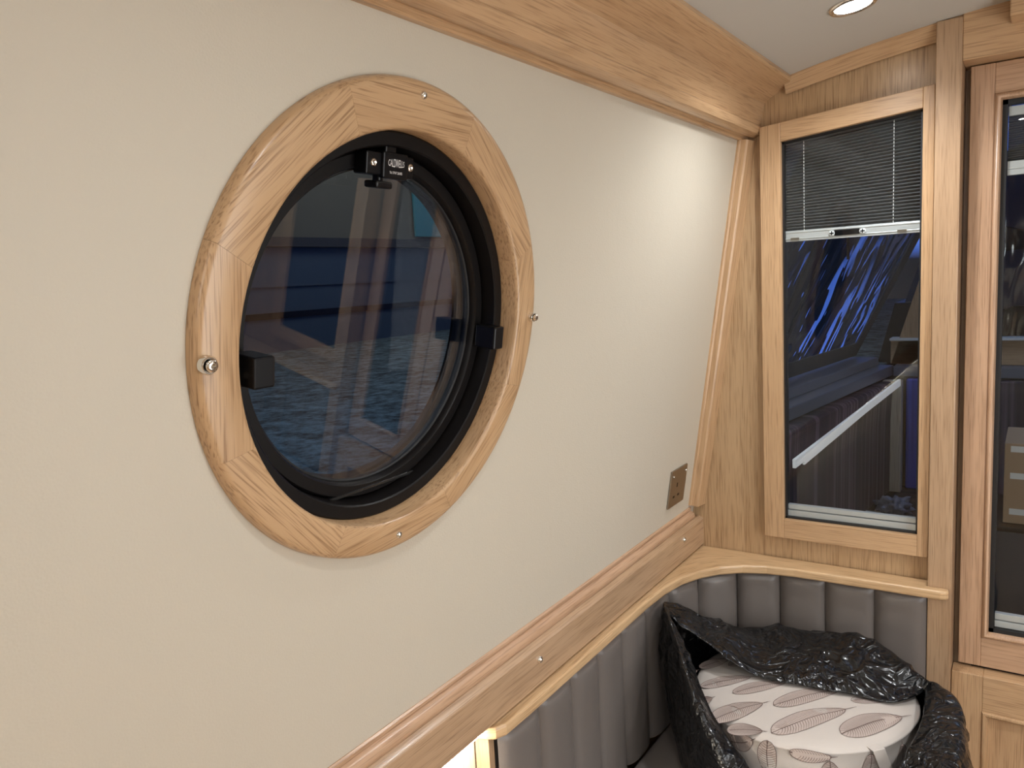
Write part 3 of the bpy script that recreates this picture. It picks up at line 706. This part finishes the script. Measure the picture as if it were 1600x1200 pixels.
def cushion(zt, th, label, feathers=(), sidef=(), dx=0, dy=0, strap=False):
    c = CC + V((dx, dy, 0)); t = thing('round_cushion', label, 'cushion', (c[0], c[1], zt - th), 'round feather-print cushions in the bag')
    mb = MB()
    def pl(x, y, h):
        r = hypot(x, y); a = atan2(y, x); k = 1 + .006 * sin(3 * a + .5) + .004 * sin(7 * a)
        return V((c[0] + x * k, c[1] + y * k, h + (.004 * cos(r / CR * 1.4) if h > zt - .02 else 0) + .0012 * noise.noise(V((x * 22, y * 22, zt)))))
    rr = CR
    prf = [(0.0001, zt), (rr * .3, zt), (rr * .6, zt), (rr * .85, zt - .001), (rr * .95, zt - .003), (rr - .004, zt - .0055), (rr - .0015, zt - .0075), (rr + .0008, zt - .0085), (rr - .0005, zt - .0105), (rr + .003, zt - th * .35), (rr + .004, zt - th * .6), (rr, zt - th + .010), (rr + .001, zt - th + .008), (rr - .002, zt - th + .005), (rr * .9, zt - th), (0.0001, zt - th)]
    mb.rev(prf, pl, n=96, closed_prof=False)
    for p0, p1, hw in feathers:
        feather(mb, lambda x, y, h: pl(x - c[0], y - c[1], zt + h - (.001 if hypot(x - c[0], y - c[1]) > rr * .8 else 0)), p0, p1, hw)
    def sd(a_len, z, h):
        a = a_len / rr; r = rr + .0032 + h; k = 1 + .006 * sin(3 * a + .5) + .004 * sin(7 * a)
        zz = zt - z; r2 = r + (.0 if .016 < z < th - .015 else -.001)
        return V((c[0] + cos(a) * r2 * k, c[1] + sin(a) * r2 * k, zz))
    for p0, p1, hw in sidef: feather(mb, sd, p0, p1, hw, 16)
    mb.build('cover', ['linen', 'feather_fill', 'feather_line'], t, fix=False)
    if strap:
        a = radians(-41); tx = V((-sin(a), cos(a), 0)); nx = V((cos(a), sin(a), 0))
        base = c + nx * (rr - .001); sl = []
        pts = [(0.0, zt - .004, -.006), (.004, zt - .006, .004), (.010, zt - .022, .007), (.018, zt - .042, .010), (.026, zt - .062, .011)]
        vs = []
        for s0, z, o_ in pts:
            for w_ in (-.011, .011):
                for th_ in (0, .0018): vs.append(V((base[0], base[1], 0)) + tx * (w_ + s0 * .8) + nx * (o_ + th_) + V((0, 0, z)))
        fs = []
        for i in range(len(pts) - 1):
            o_ = 4 * i; fs += [(o_, o_ + 2, o_ + 6, o_ + 4), (o_ + 1, o_ + 5, o_ + 7, o_ + 3), (o_, o_ + 4, o_ + 5, o_ + 1), (o_ + 2, o_ + 3, o_ + 7, o_ + 6)]
        fs += [(0, 1, 3, 2), (16, 18, 19, 17)]
        st = MB().add(vs, fs, None, 0, False).build('strap', 'linen', t, bevel=.0008); st['label'] = 'cream fabric strap with two silver snaps'
        for w_ in (-.005, .006):
            o3 = V((base[0], base[1], 0)) + tx * (w_ + .022 * .8) + nx * .0125 + V((0, 0, zt - .054))
            MB().rev([(0, 0), (.0048, 0), (.0044, .002), (.002, .003), (0, .0026)], lambda x, y, h: o3 + tx * x + V((0, 0, y)) + nx * h, n=20).build('snap', 'chrome', st)
def pc(x, y, sc=2.5): q = atZ(960 + x / sc, 840 + y / sc, -.748); return (q[0], q[1])
fe = [((335, 580), (560, 545), .016), ((462, 608), (700, 565), .015), ((622, 658), (915, 592), .019), ((925, 640), (1110, 632), .014), ((372, 712), (610, 643), .021), ((615, 758), (948, 665), .022), ((888, 768), (1160, 690), .024),
      ((330, 505), (470, 470), .014), ((445, 500), (640, 470), .014), ((292, 655), (395, 618), .015), ((250, 540), (330, 512), .012), ((760, 560), (960, 520), .016), ((980, 575), (1160, 540), .016), ((560, 540), (720, 505), .014), ((440, 748), (600, 752), .017)]
fl = [(pc(*a), pc(*b), hw) for a, b, hw in fe]
A = lambda deg: radians(deg) * CR
sf = [((A(-128), .062), (A(-128), .004), .017), ((A(-112), .030), (A(-98), .004), .014), ((A(-92), .0), (A(-90), .070), .015), ((A(-82), .010), (A(-60), .012), .010), ((A(-66), .066), (A(-64), .012), .017), ((A(-46), .05), (A(-44), .006), .014), ((A(-25), .06), (A(-24), .008), .015), ((A(-150), .06), (A(-148), .01), .015)]
cushion(-.750, .076, 'round cream cushion printed with brown feathers, top of the pile in the black bag', fl, sf, strap=True)
cushion(-.8305, .0735, 'round feather-print cushion directly beneath the top one inside the black bag', (), [((A(d), .06), (A(d + 4), .01), .016) for d in range(-160, 0, 22)], .004, -.002)
# the bag: lofted columns (outside base, outside belly, rim, folded inner edge)
def P(x, y, D=None, z=None): return atY(x, y, D) if z is None else atZ(x, y, z)
cols = [(P(1037, 940, 1.32), P(1047, 962, 1.30)), (P(1062, 948, 1.36), P(1064, 975, 1.31)), (P(1092, 958, 1.41), P(1086, 990, 1.32)), (P(1118, 968, 1.44), P(1112, 1008, 1.32)), (P(1136, 975, 1.46), P(1136, 1026, 1.31)),
        (P(1170, 978, 1.49), P(1178, 1050, z=-.735)), (P(1205, 976, 1.50), P(1212, 1060, z=-.738)), (P(1240, 979, 1.50), P(1250, 1066, z=-.738)), (P(1270, 984, 1.50), P(1290, 1074, z=-.738)), (P(1300, 986, 1.49), P(1325, 1079, z=-.738)), (P(1330, 990, 1.48), P(1360, 1086, z=-.738)),
        (P(1362, 1001, 1.47), P(1394, 1091, z=-.738)), (P(1400, 1022, 1.45), P(1425, 1083, z=-.735)), (P(1440, 1060, 1.42), P(1443, 1076, z=-.735)), (P(1474, 1077, 1.40), P(1447, 1078, 1.39)), (P(1492, 1092, 1.37), P(1448, 1092, 1.36)),
        (P(1503, 1118, 1.33), P(1446, 1112, 1.32)), (P(1506, 1146, 1.28), P(1440, 1135, 1.28)), (P(1498, 1178, 1.22), P(1425, 1165, 1.23)), (P(1485, 1215, 1.16), P(1408, 1200, 1.18)), (P(1440, 1260, 1.12), P(1385, 1235, 1.14)),
        (P(1340, 1290, 1.09), P(1330, 1262, 1.12)), (P(1245, 1285, 1.08), P(1250, 1258, 1.12)), (P(1180, 1255, 1.08), P(1205, 1235, 1.12)), (P(1140, 1205, 1.09), P(1165, 1196, 1.12)), (P(1108, 1140, 1.12), P(1135, 1150, 1.14)),
        (P(1085, 1090, 1.15), P(1110, 1110, 1.17)), (P(1068, 1040, 1.20), P(1090, 1062, 1.215)), (P(1055, 1000, 1.24), P(1072, 1018, 1.25)), (P(1044, 965, 1.28), P(1058, 985, 1.28))]
n = len(cols); rows = []
K = 6
def colpts(i):
    top, inn = cols[i]; c = V((CC[0], CC[1], 0)); r = V((top[0], top[1], 0)) - c; rd = r.length; r = r / rd
    Rb = .205; belly = max(rd, .212) + .012
    base = c + r * Rb + V((0, 0, -.900)); b1 = c + r * (Rb + .018) + V((0, 0, -.885)); zt = top[2]
    zm = -.9 + (zt + .9) * .45; b2 = c + r * belly + V((0, 0, zm)); b3 = V((top[0], top[1], 0)) + r * .006 + V((0, 0, -.9 + (zt + .9) * .82))
    mid = top.lerp(inn, .5) + V((0, 0, .010 if 3 < i < 13 else .002))
    end = inn + (V((CC[0], CC[1], inn[2])) - inn) * .0 + V((0, 0, -.0035))
    return [base, b1, b2, b3, top, mid, inn, end]
ctrl = [colpts(i) for i in range(n)]
def cr_(p0, p1, p2, p3, t): return .5 * ((2 * p1) + (p2 - p0) * t + (2 * p0 - 5 * p1 + 4 * p2 - p3) * t * t + (3 * p1 - p0 - 3 * p2 + p3) * t ** 3)
SU, SV = 6, 7; grid = []
for i in range(n * SU):
    i0 = i // SU; tt = (i % SU) / SU; cc = [cr_(ctrl[(i0 - 1) % n][k], ctrl[i0][k], ctrl[(i0 + 1) % n][k], ctrl[(i0 + 2) % n][k], tt) for k in range(8)]
    colm = []
    for k in range(7):
        for s_ in range(SV):
            colm.append(cr_(cc[max(k - 1, 0)], cc[k], cc[k + 1], cc[min(k + 2, 7)], s_ / SV))
    colm.append(cc[7]); grid.append(colm)
R_ = len(grid[0]); NU = n * SU; vs = []
def ridged(p, sc):
    q = p * sc; q = q + V((noise.noise(q * .7), noise.noise(q * .7 + V((5, 1, 2))), noise.noise(q * .7 + V((2, 7, 4))))) * .8
    return 1 - 2 * abs(noise.noise(q))
for i in range(NU):
    for k in range(R_):
        p = grid[i][k]; a = grid[(i + 1) % NU][k] - grid[i - 1][k]; b = grid[i][min(k + 1, R_ - 1)] - grid[i][max(k - 1, 0)]
        nm = a.cross(b); nm = nm.normalized() if nm.length > 1e-9 else V((0, 0, 1))
        fall = min(1, k / 10)
        sp = V((p[0], p[1], p[2] * .55))
        disp = (.0085 * ridged(sp, 11) + .0030 * ridged(sp + V((3, 3, 3)), 30) - .006) * fall
        if k > R_ - 8: disp *= .45
        q = p - nm * disp if nm[2] < -.1 else p + nm * disp
        # stay in front of the leather and above the cushion
        q[0] = max(q[0], -.5925 + max(0, q[1] - 1.33) * .62); q[1] = min(q[1], 1.545)
        if hypot(q[0] - CC[0], q[1] - CC[1]) < CR + .004 and q[2] < -.7435: q[2] = max(q[2], -.7435) if k > 25 else q[2]
        q[2] = max(q[2], -.9035)
        vs.append(q)
fs = [(i * R_ + k, ((i + 1) % NU) * R_ + k, ((i + 1) % NU) * R_ + k + 1, i * R_ + k + 1) for i in range(NU) for k in range(R_ - 1)]
o = MB().add(vs, fs, None, 0, True).build('bin_bag', 'bag')
md = o.modifiers.new('solid', 'SOLIDIFY'); md.thickness = .0008; md.offset = 0
tag(o, 'crumpled shiny black plastic bin bag peeled open around the round cushions', 'bag')

# ================================================================ bow well deck beyond the bulkhead
def LX(y, off=0): return -.515 + .117 * (y - 1.907) + off
YF = 2.85
t = thing('side_ledge', 'grey painted ledge along the side of the bow deck, seen through the window', 'ledge', (-.5, 2.2, -.40))
mb = MB(); pr = [(0, -.351), (.0, -.385), (-.16, -.385), (-.16, -.351)]
mb.prism(pr, 1.66, YF, lambda a, b, tt: V((LX(tt) + a, tt, b))); mb.prism([(-.045, -.3505), (-.16, -.3505), (-.16, -.325), (-.05, -.325)], 1.66, YF, lambda a, b, tt: V((LX(tt) + a, tt, b))).build('ledge_top', 'grey_ledge', t, bevel=.003)
t = thing('front_ledge', 'grey ledge with oak sill across the front of the bow deck', 'ledge', (0, YF, -.40))
MB().box(LX(YF) + .002, 2 * CX + .40, YF - .03, YF + .12, -.385, -.352, axis=0).build('ledge_top', 'grey_ledge', t, bevel=.002)
# side and front hull below
S(MB().prism([(-.06, -1.5), (-.075, -1.5), (-.075, .3), (-.06, .3)], 1.66, YF + .02, lambda a, b, tt: V((2 * CX - LX(tt) - a, tt, b))).build('wall_bow_right', 'dark_canvas'))
S(MB().prism([(-.06, -1.5), (-.075, -1.5), (-.075, -.39), (-.06, -.39)], 1.66, YF + .02, lambda a, b, tt: V((LX(tt) + a, tt, b))).build('wall_bow_left', 'dark_canvas'))
S(MB().box(-.5, 2 * CX + .5, YF + .02, YF + .05, -1.5, -.39).build('wall_bow_front', 'dark_canvas'))
# striped side squab and lower cushion
mb = MB(); pr = [(.018, -.392), (.026, -.400), (.020, -.52), (.018, -.765), (-.055, -.765), (-.055, -.392)]
mb.prism(pr, 1.67, YF - .105, lambda a, b, tt: V((LX(tt) + a, tt, b)), steps=1, gf=lambda p: (p[2] + .35 * p[1], p[1], 0))
tag(mb.build('striped_squab', 'stripe', bevel=.006), 'dark purple striped upholstered side panel below the grey ledge', 'upholstery')
mb = MB(); mb.box(-.20, 2 * CX + .36, YF - .045, YF + .0, -.765, -.392, axis=2)
tag(mb.build('striped_squab', 'stripe', bevel=.006), 'striped upholstered panel across the front of the bow deck', 'upholstery')
M['stripe_blue_lit'] = striped('blue_lit_upholstery', (.03, .05, .30), (.07, .12, .62), (.05, .08, .42), 40)  # blue light falling on the panel is put into the fabric colour
tag(MB().box(-.362, -.204, YF - .045, YF, -.765, -.392, axis=2).build('blue_lit_squab', 'stripe_blue_lit', bevel=.006), 'upholstered panel with blue light painted into its colour, right of the pale post, through the window', 'upholstery')
t = thing('bow_bench', 'dark boarded bench top in the bow deck with packaging on it', 'bench', (0, 2.5, -1.5))
MB().prism([(-.45, 2.1), (-.37, 2.845), (2 * CX + .37, 2.845), (2 * CX + .42, 2.36), (-.13, 2.36), (-.13, 2.1)][::-1], -.785, -.766, lambda a, b, tt: V((a, b, tt)), gf=lambda p: (p[0], p[1], 0)).build('bench_top', 'stripe_floor', t)
MB().prism([(-.44, 2.12), (-.37, 2.845), (2 * CX + .36, 2.845), (2 * CX + .41, 2.38), (-.15, 2.38), (-.15, 2.12)][::-1], -1.5, -.786, lambda a, b, tt: V((a, b, tt))).build('base', 'dark_canvas', t)
o = MB().box(-.425, -.368, 2.752, 2.79, -.765, -.392, axis=2).build('corner_post', 'pale_wood', bevel=.002); tag(o, 'pale wooden upright in the corner of the bow deck beyond the window', 'post')
# leaning white batten
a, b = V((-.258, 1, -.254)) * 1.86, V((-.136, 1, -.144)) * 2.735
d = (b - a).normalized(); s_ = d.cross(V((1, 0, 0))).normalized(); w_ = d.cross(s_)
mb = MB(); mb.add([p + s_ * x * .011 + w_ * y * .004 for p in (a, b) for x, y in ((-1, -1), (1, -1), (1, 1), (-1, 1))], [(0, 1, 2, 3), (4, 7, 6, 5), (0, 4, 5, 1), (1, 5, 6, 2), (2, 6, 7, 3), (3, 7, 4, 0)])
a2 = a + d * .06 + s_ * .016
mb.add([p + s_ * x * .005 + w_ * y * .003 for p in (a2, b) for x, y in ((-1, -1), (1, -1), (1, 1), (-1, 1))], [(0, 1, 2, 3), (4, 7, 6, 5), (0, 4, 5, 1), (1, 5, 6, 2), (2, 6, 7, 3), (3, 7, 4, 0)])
M['batten'] = plain('white_batten_glow', (.85, .85, .82), .5, emis=((1, 1, 1), .22))  # faint emission added so the batten looks lit
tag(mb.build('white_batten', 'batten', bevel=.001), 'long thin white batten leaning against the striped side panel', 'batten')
# crumpled film
c = V((-.140, 1, -.288)) * 2.5; c[2] = -.742
vs = []; fs = []; nu, nv = 40, 22
for j in range(nv + 1):
    for i in range(nu):
        a = 2 * pi * i / nu; e = pi * j / nv - pi / 2
        p = V((cos(a) * cos(e), sin(a) * cos(e), sin(e))); r = .75 + .45 * noise.noise(p * 3.2) + .2 * noise.noise(p * 8)
        vs.append(c + V((p[0] * .060 * r, p[1] * .05 * r, max(-.022, p[2] * .04 * r))))
for j in range(nv):
    for i in range(nu): fs.append((j * nu + i, j * nu + (i + 1) % nu, (j + 1) * nu + (i + 1) % nu, (j + 1) * nu + i))
tag(MB().add(vs, fs, None, 0, True).build('plastic_wrapping', 'plastic_clear'), 'crumpled clear plastic wrapping on the bow bench beside the pale post', 'wrapping')
q = V((-.165, 1, -.305)) * 2.5
MB
o = MB().box(-.44, -.375, 2.36, 2.5, -.7655, -.762).build('paper_sheet', 'white', bevel=.001); tag(o, 'white paper packet lying on the bow bench near the plastic wrapping', 'paper')
# carton near the door
t = thing('parcel_box', 'taped brown cardboard box in the bow deck behind the glazed door', 'box', (.04, 2.14, -1.5))
q0 = atY(1570, 692, 2.05); q1 = atY(1600, 820, 2.05)
MB().box(q0[0], q0[0] + .22, 2.05, 2.25, q1[2], q0[2], axis=0).build('carton', 'card', t, bevel=.002)
mb = MB()
for yy in (702, 744, 800):
    z = atY(1590, yy, 2.05)[2]; mb.box(q0[0] + .012, q0[0] + .20, 2.0485, 2.0495, z - .007, z + .007)
mb.build('tape', 'white', t)
t2 = thing('storage_chest', 'dark chest standing in the bow deck under the cardboard box', 'chest', (.1, 2.15, -1.5))
MB().box(q0[0] - .03, q0[0] + .30, 2.02, 2.30, -1.5, q1[2] - .012).build('body', 'dark_canvas', t2, bevel=.004); MB().box(q0[0] - .035, q0[0] + .305, 2.015, 2.305, q1[2] - .0115, q1[2] - .0005).build('lid', 'black', t2, bevel=.003)
# oak sill + cratch board
t = thing('cratch_board', 'oak framed glazed board closing the front of the bow canopy', 'frame', (CX, YF + .05, -.35))
zs0, zs1 = atY(1590, 572, 2.90)[2], atY(1590, 530, 2.90)[2]
MB().box(-.42, 2 * CX + .42, YF + .03, YF + .07, -.351, zs1, axis=0).build('sill', 'oak', t, bevel=.002)
MB().box(-.42, 2 * CX + .42, YF + .005, YF + .072, zs1, zs1 + .008, axis=0).build('sill_cap', 'white', t, bevel=.001)
for sg in (0, 1):
    X = (lambda x: 2 * CX - x) if sg else (lambda x: x)
    MB().prism([(X(-.42), -.351), (X(-.33), -.351), (X(-.08), .49), (X(-.17), .49)], YF + .03, YF + .07, lambda a, b, tt: V((a, tt, b)), gf=lambda p: (p[2], p[0], p[1])).build('slanted_stile', 'oak', t, bevel=.002)
MB().box(CX - .02, CX + .02, YF + .03, YF + .07, zs1 + .008, .49, axis=2).build('mullion', 'oak', t, bevel=.002)
vs = []; nu, nv = 40, 30
for i in range(nu + 1):
    for j in range(nv + 1):
        h = zs1 + .01 + (.48 - zs1) * j / nv; k = (h + .351) / .84; xl = -.345 + .25 * k; x = xl + (2 * CX - 2 * xl) * i / nu
        vs.append(V((x, YF + .05 + .004 * noise.noise(V((x * 6, h * 3, 2))), h)))
MB().add(vs, [(i * (nv + 1) + j, (i + 1) * (nv + 1) + j, (i + 1) * (nv + 1) + j + 1, i * (nv + 1) + j + 1) for i in range(nu) for j in range(nv)], None, 0, True).build('clear_panel', 'vinyl', t, fix=False)
# cratch cover: dark frame strips + wavy clear window
def cov(y, h, off=0):       # left cover surface: from ledge outer edge leaning in
    x0 = LX(y, -.13); q = (h + .33) / .85; return V((x0 + .42 * q + off, y, h))
t = thing('canopy_cover', 'dark canopy with wavy clear plastic window over the bow deck', 'canopy', (-.55, 2.2, -.33))
def strip(y0, y1, h0, h1, y2=None, y3=None):
    vs = []; y2 = y0 if y2 is None else y2; y3 = y1 if y3 is None else y3
    for o_ in (0, .006):
        vs += [cov(y0, h0, o_), cov(y1, h0, o_), cov(y3, h1, o_), cov(y2, h1, o_)]
    return vs, [(0, 1, 2, 3), (4, 7, 6, 5), (0, 4, 5, 1), (1, 5, 6, 2), (2, 6, 7, 3), (3, 7, 4, 0)]
mb = MB()
for a in ((1.64, 1.80, -.32, .49), (YF - .07, YF + .0, -.32, .49), (1.64, YF + .0, -.32, -.27), (1.64, YF + .0, .35, .49)): mb.add(*strip(*a))
mb.add(*strip(2.02, 2.05, -.30, .48, 1.86, 1.89)); mb.add(*strip(2.09, 2.105, -.30, .48, 1.96, 1.975))
mb.build('border', 'dark_canvas', t)
vs = []; nu, nv = 60, 40
for i in range(nu + 1):
    for j in range(nv + 1):
        y = 1.79 + (YF - .02 - 1.79) * i / nu; h = -.32 + .75 * j / nv
        p = cov(y, h, .0); p[0] += .010 * noise.noise(V((y * 7, h * 2.0, 0))) - .004; vs.append(p)
MB().add(vs, [(i * (nv + 1) + j, (i + 1) * (nv + 1) + j, (i + 1) * (nv + 1) + j + 1, i * (nv + 1) + j + 1) for i in range(nu) for j in range(nv)], None, 0, True).build('clear_window', 'vinyl', t, fix=False)
MB().box(-.24, 2 * CX + .24, 1.64, YF + .1, .491, .51).build('roof_sheet', 'dark_canvas', t)

# ================================================================ outside at dusk
S(MB().box(-14, -.9, -8, 16, -.78, -.72).build('ground', 'gravel'))
S(MB().box(-14, 14, 3.2, 16, -.95, -.88).build('ground_bow', 'gravel'))
tag(MB().box(-7.9, -7.86, 9.0, 10.2, .76, 2.2).build('tarpaulin', 'teal', bevel=.01), 'small patch of teal sheeting seen through the upper right of the round window', 'sheet')
b1 = thing('boat_shed', 'blue grey clad building across the yard outside the round window', 'building', (-7, 3, -.72))
MB().box(-8.6, -8, -4, 16, -.72, .60).build('wall', 'shed', b1); MB().box(-8.7, -7.95, -4, 16, .72, 4.5).build('upper_wall', 'shed2', b1); MB().box(-8.75, -7.9, -4, 16, .60, .72).build('fascia', 'dark_canvas', b1)
MB().box(-8.03, -7.97, -4, 16, .10, .13, axis=1).build('rail', 'shed', b1); MB().box(-8.04, -7.97, -4, 16, -.30, -.22, axis=1).build('kerb', 'black2', b1)
bo = thing('moored_boat', 'dark navy covered boat lying ahead, seen through the tall glazed door', 'boat', (.3, 7, -.88))
MB().prism([(-1.0, -.88), (1.6, -.88), (1.45, -.30), (-.85, -.30)], 6, 12, lambda a, b, tt: V((a, tt, b))).build('hull', 'black2', bo)
MB().prism([(-.80, -.299), (1.4, -.299), (1.15, .45), (.3, .72), (-.55, .45)], 6.1, 11.8, lambda a, b, tt: V((a, tt, b))).build('cover', 'navy', bo)
MB().box(-.25, .05, 6.04, 6.09, .0, .16).build('port_light', 'glossblack', bo, bevel=.01)
w = bpy.data.worlds.new('dusk'); bpy.context.scene.world = w; w.use_nodes = True
nt = w.node_tree; bg = nt.nodes['Background']
tc = nt.nodes.new('ShaderNodeTexCoord'); sx = nt.nodes.new('ShaderNodeSeparateXYZ'); nt.links.new(tc.outputs['Generated'], sx.inputs[0])
cr = nt.nodes.new('ShaderNodeValToRGB'); e = cr.color_ramp.elements
e[0].position = .0; e[0].color = (.01, .012, .02, 1); e[1].position = 1; e[1].color = (.01, .02, .05, 1)
for p_, c_ in ((.02, (.10, .22, .8)), (.10, (.08, .17, .6)), (.17, (.012, .022, .06)), (.4, (.012, .02, .05))):
    x = cr.color_ramp.elements.new(p_); x.color = (*c_, 1)
nt.links.new(sx.outputs['Z'], cr.inputs['Fac']); nt.links.new(cr.outputs['Color'], bg.inputs['Color']); bg.inputs['Strength'].default_value = 1.0
def area(name, loc, rot, sx_, sy_, e_, c_):
    l = bpy.data.lights.new(name, 'AREA'); l.shape = 'RECTANGLE'; l.size = sx_; l.size_y = sy_; l.energy = e_; l.color = c_
    o = bpy.data.objects.new(name, l); col.objects.link(o); o.location = V(loc) + V((0, 0, H0)); o.rotation_euler = rot; return o
area('bow_fill', (.12, 2.25, .46), (0, 0, 0), .5, .5, 2.2, (.55, .68, 1))  # unseen blue fill added to light the bow deck
area('yard_fill', (-3.5, 1.5, 2.6), (0, radians(-10), 0), 2, 2, 22, (.5, .78, 1))  # added blue area light, brightens the gravel outside the round window
area('yard_fill_far', (-5.5, 7.5, 3.2), (0, radians(35), 0), 2, 2, 34, (1, .97, .85))  # added area light, brightens the upper wall of the shed
area('yard_fill_bow', (-3.0, 5.0, 2.4), (0, 0, 0), 1, 1, 16, (1, .85, .7))  # added warm area light, lifts the ground seen through the vinyl
# unseen soft fill added for the rest of the cabin behind the viewer
area('cabin_fill', (.48, -1.5, .30), (radians(12), 0, 0), .6, 1.2, 17, (.95, .98, 1))
area('starboard_fill', (.74, .75, -.35), (0, radians(98), 0), .8, .8, 9, (.95, .98, 1))  # unseen side fill added to even out the wall brightness

# ================================================================ camera
cam = bpy.data.cameras.new('camera'); cam.sensor_width = 36; cam.lens = F / 1600 * 36; cam.clip_start = .02; cam.clip_end = 100
co = bpy.data.objects.new('camera', cam); col.objects.link(co); bpy.context.scene.camera = co
rx = V((AX[0], AY[0], AU[0])); ry = V((AX[1], AY[1], AU[1])); rz = V((AX[2], AY[2], AU[2]))   # image right, down, forward in world axes
mat = Matrix(((rx[0], -ry[0], -rz[0], 0), (rx[1], -ry[1], -rz[1], 0), (rx[2], -ry[2], -rz[2], H0), (0, 0, 0, 1)))
co.matrix_world = mat
sc = bpy.context.scene
sc.view_settings.view_transform = 'Standard'; sc.view_settings.look = 'None'; sc.view_settings.exposure = 0
sc.cycles.use_denoising = True; sc.cycles.max_bounces = 12; sc.cycles.transparent_max_bounces = 16
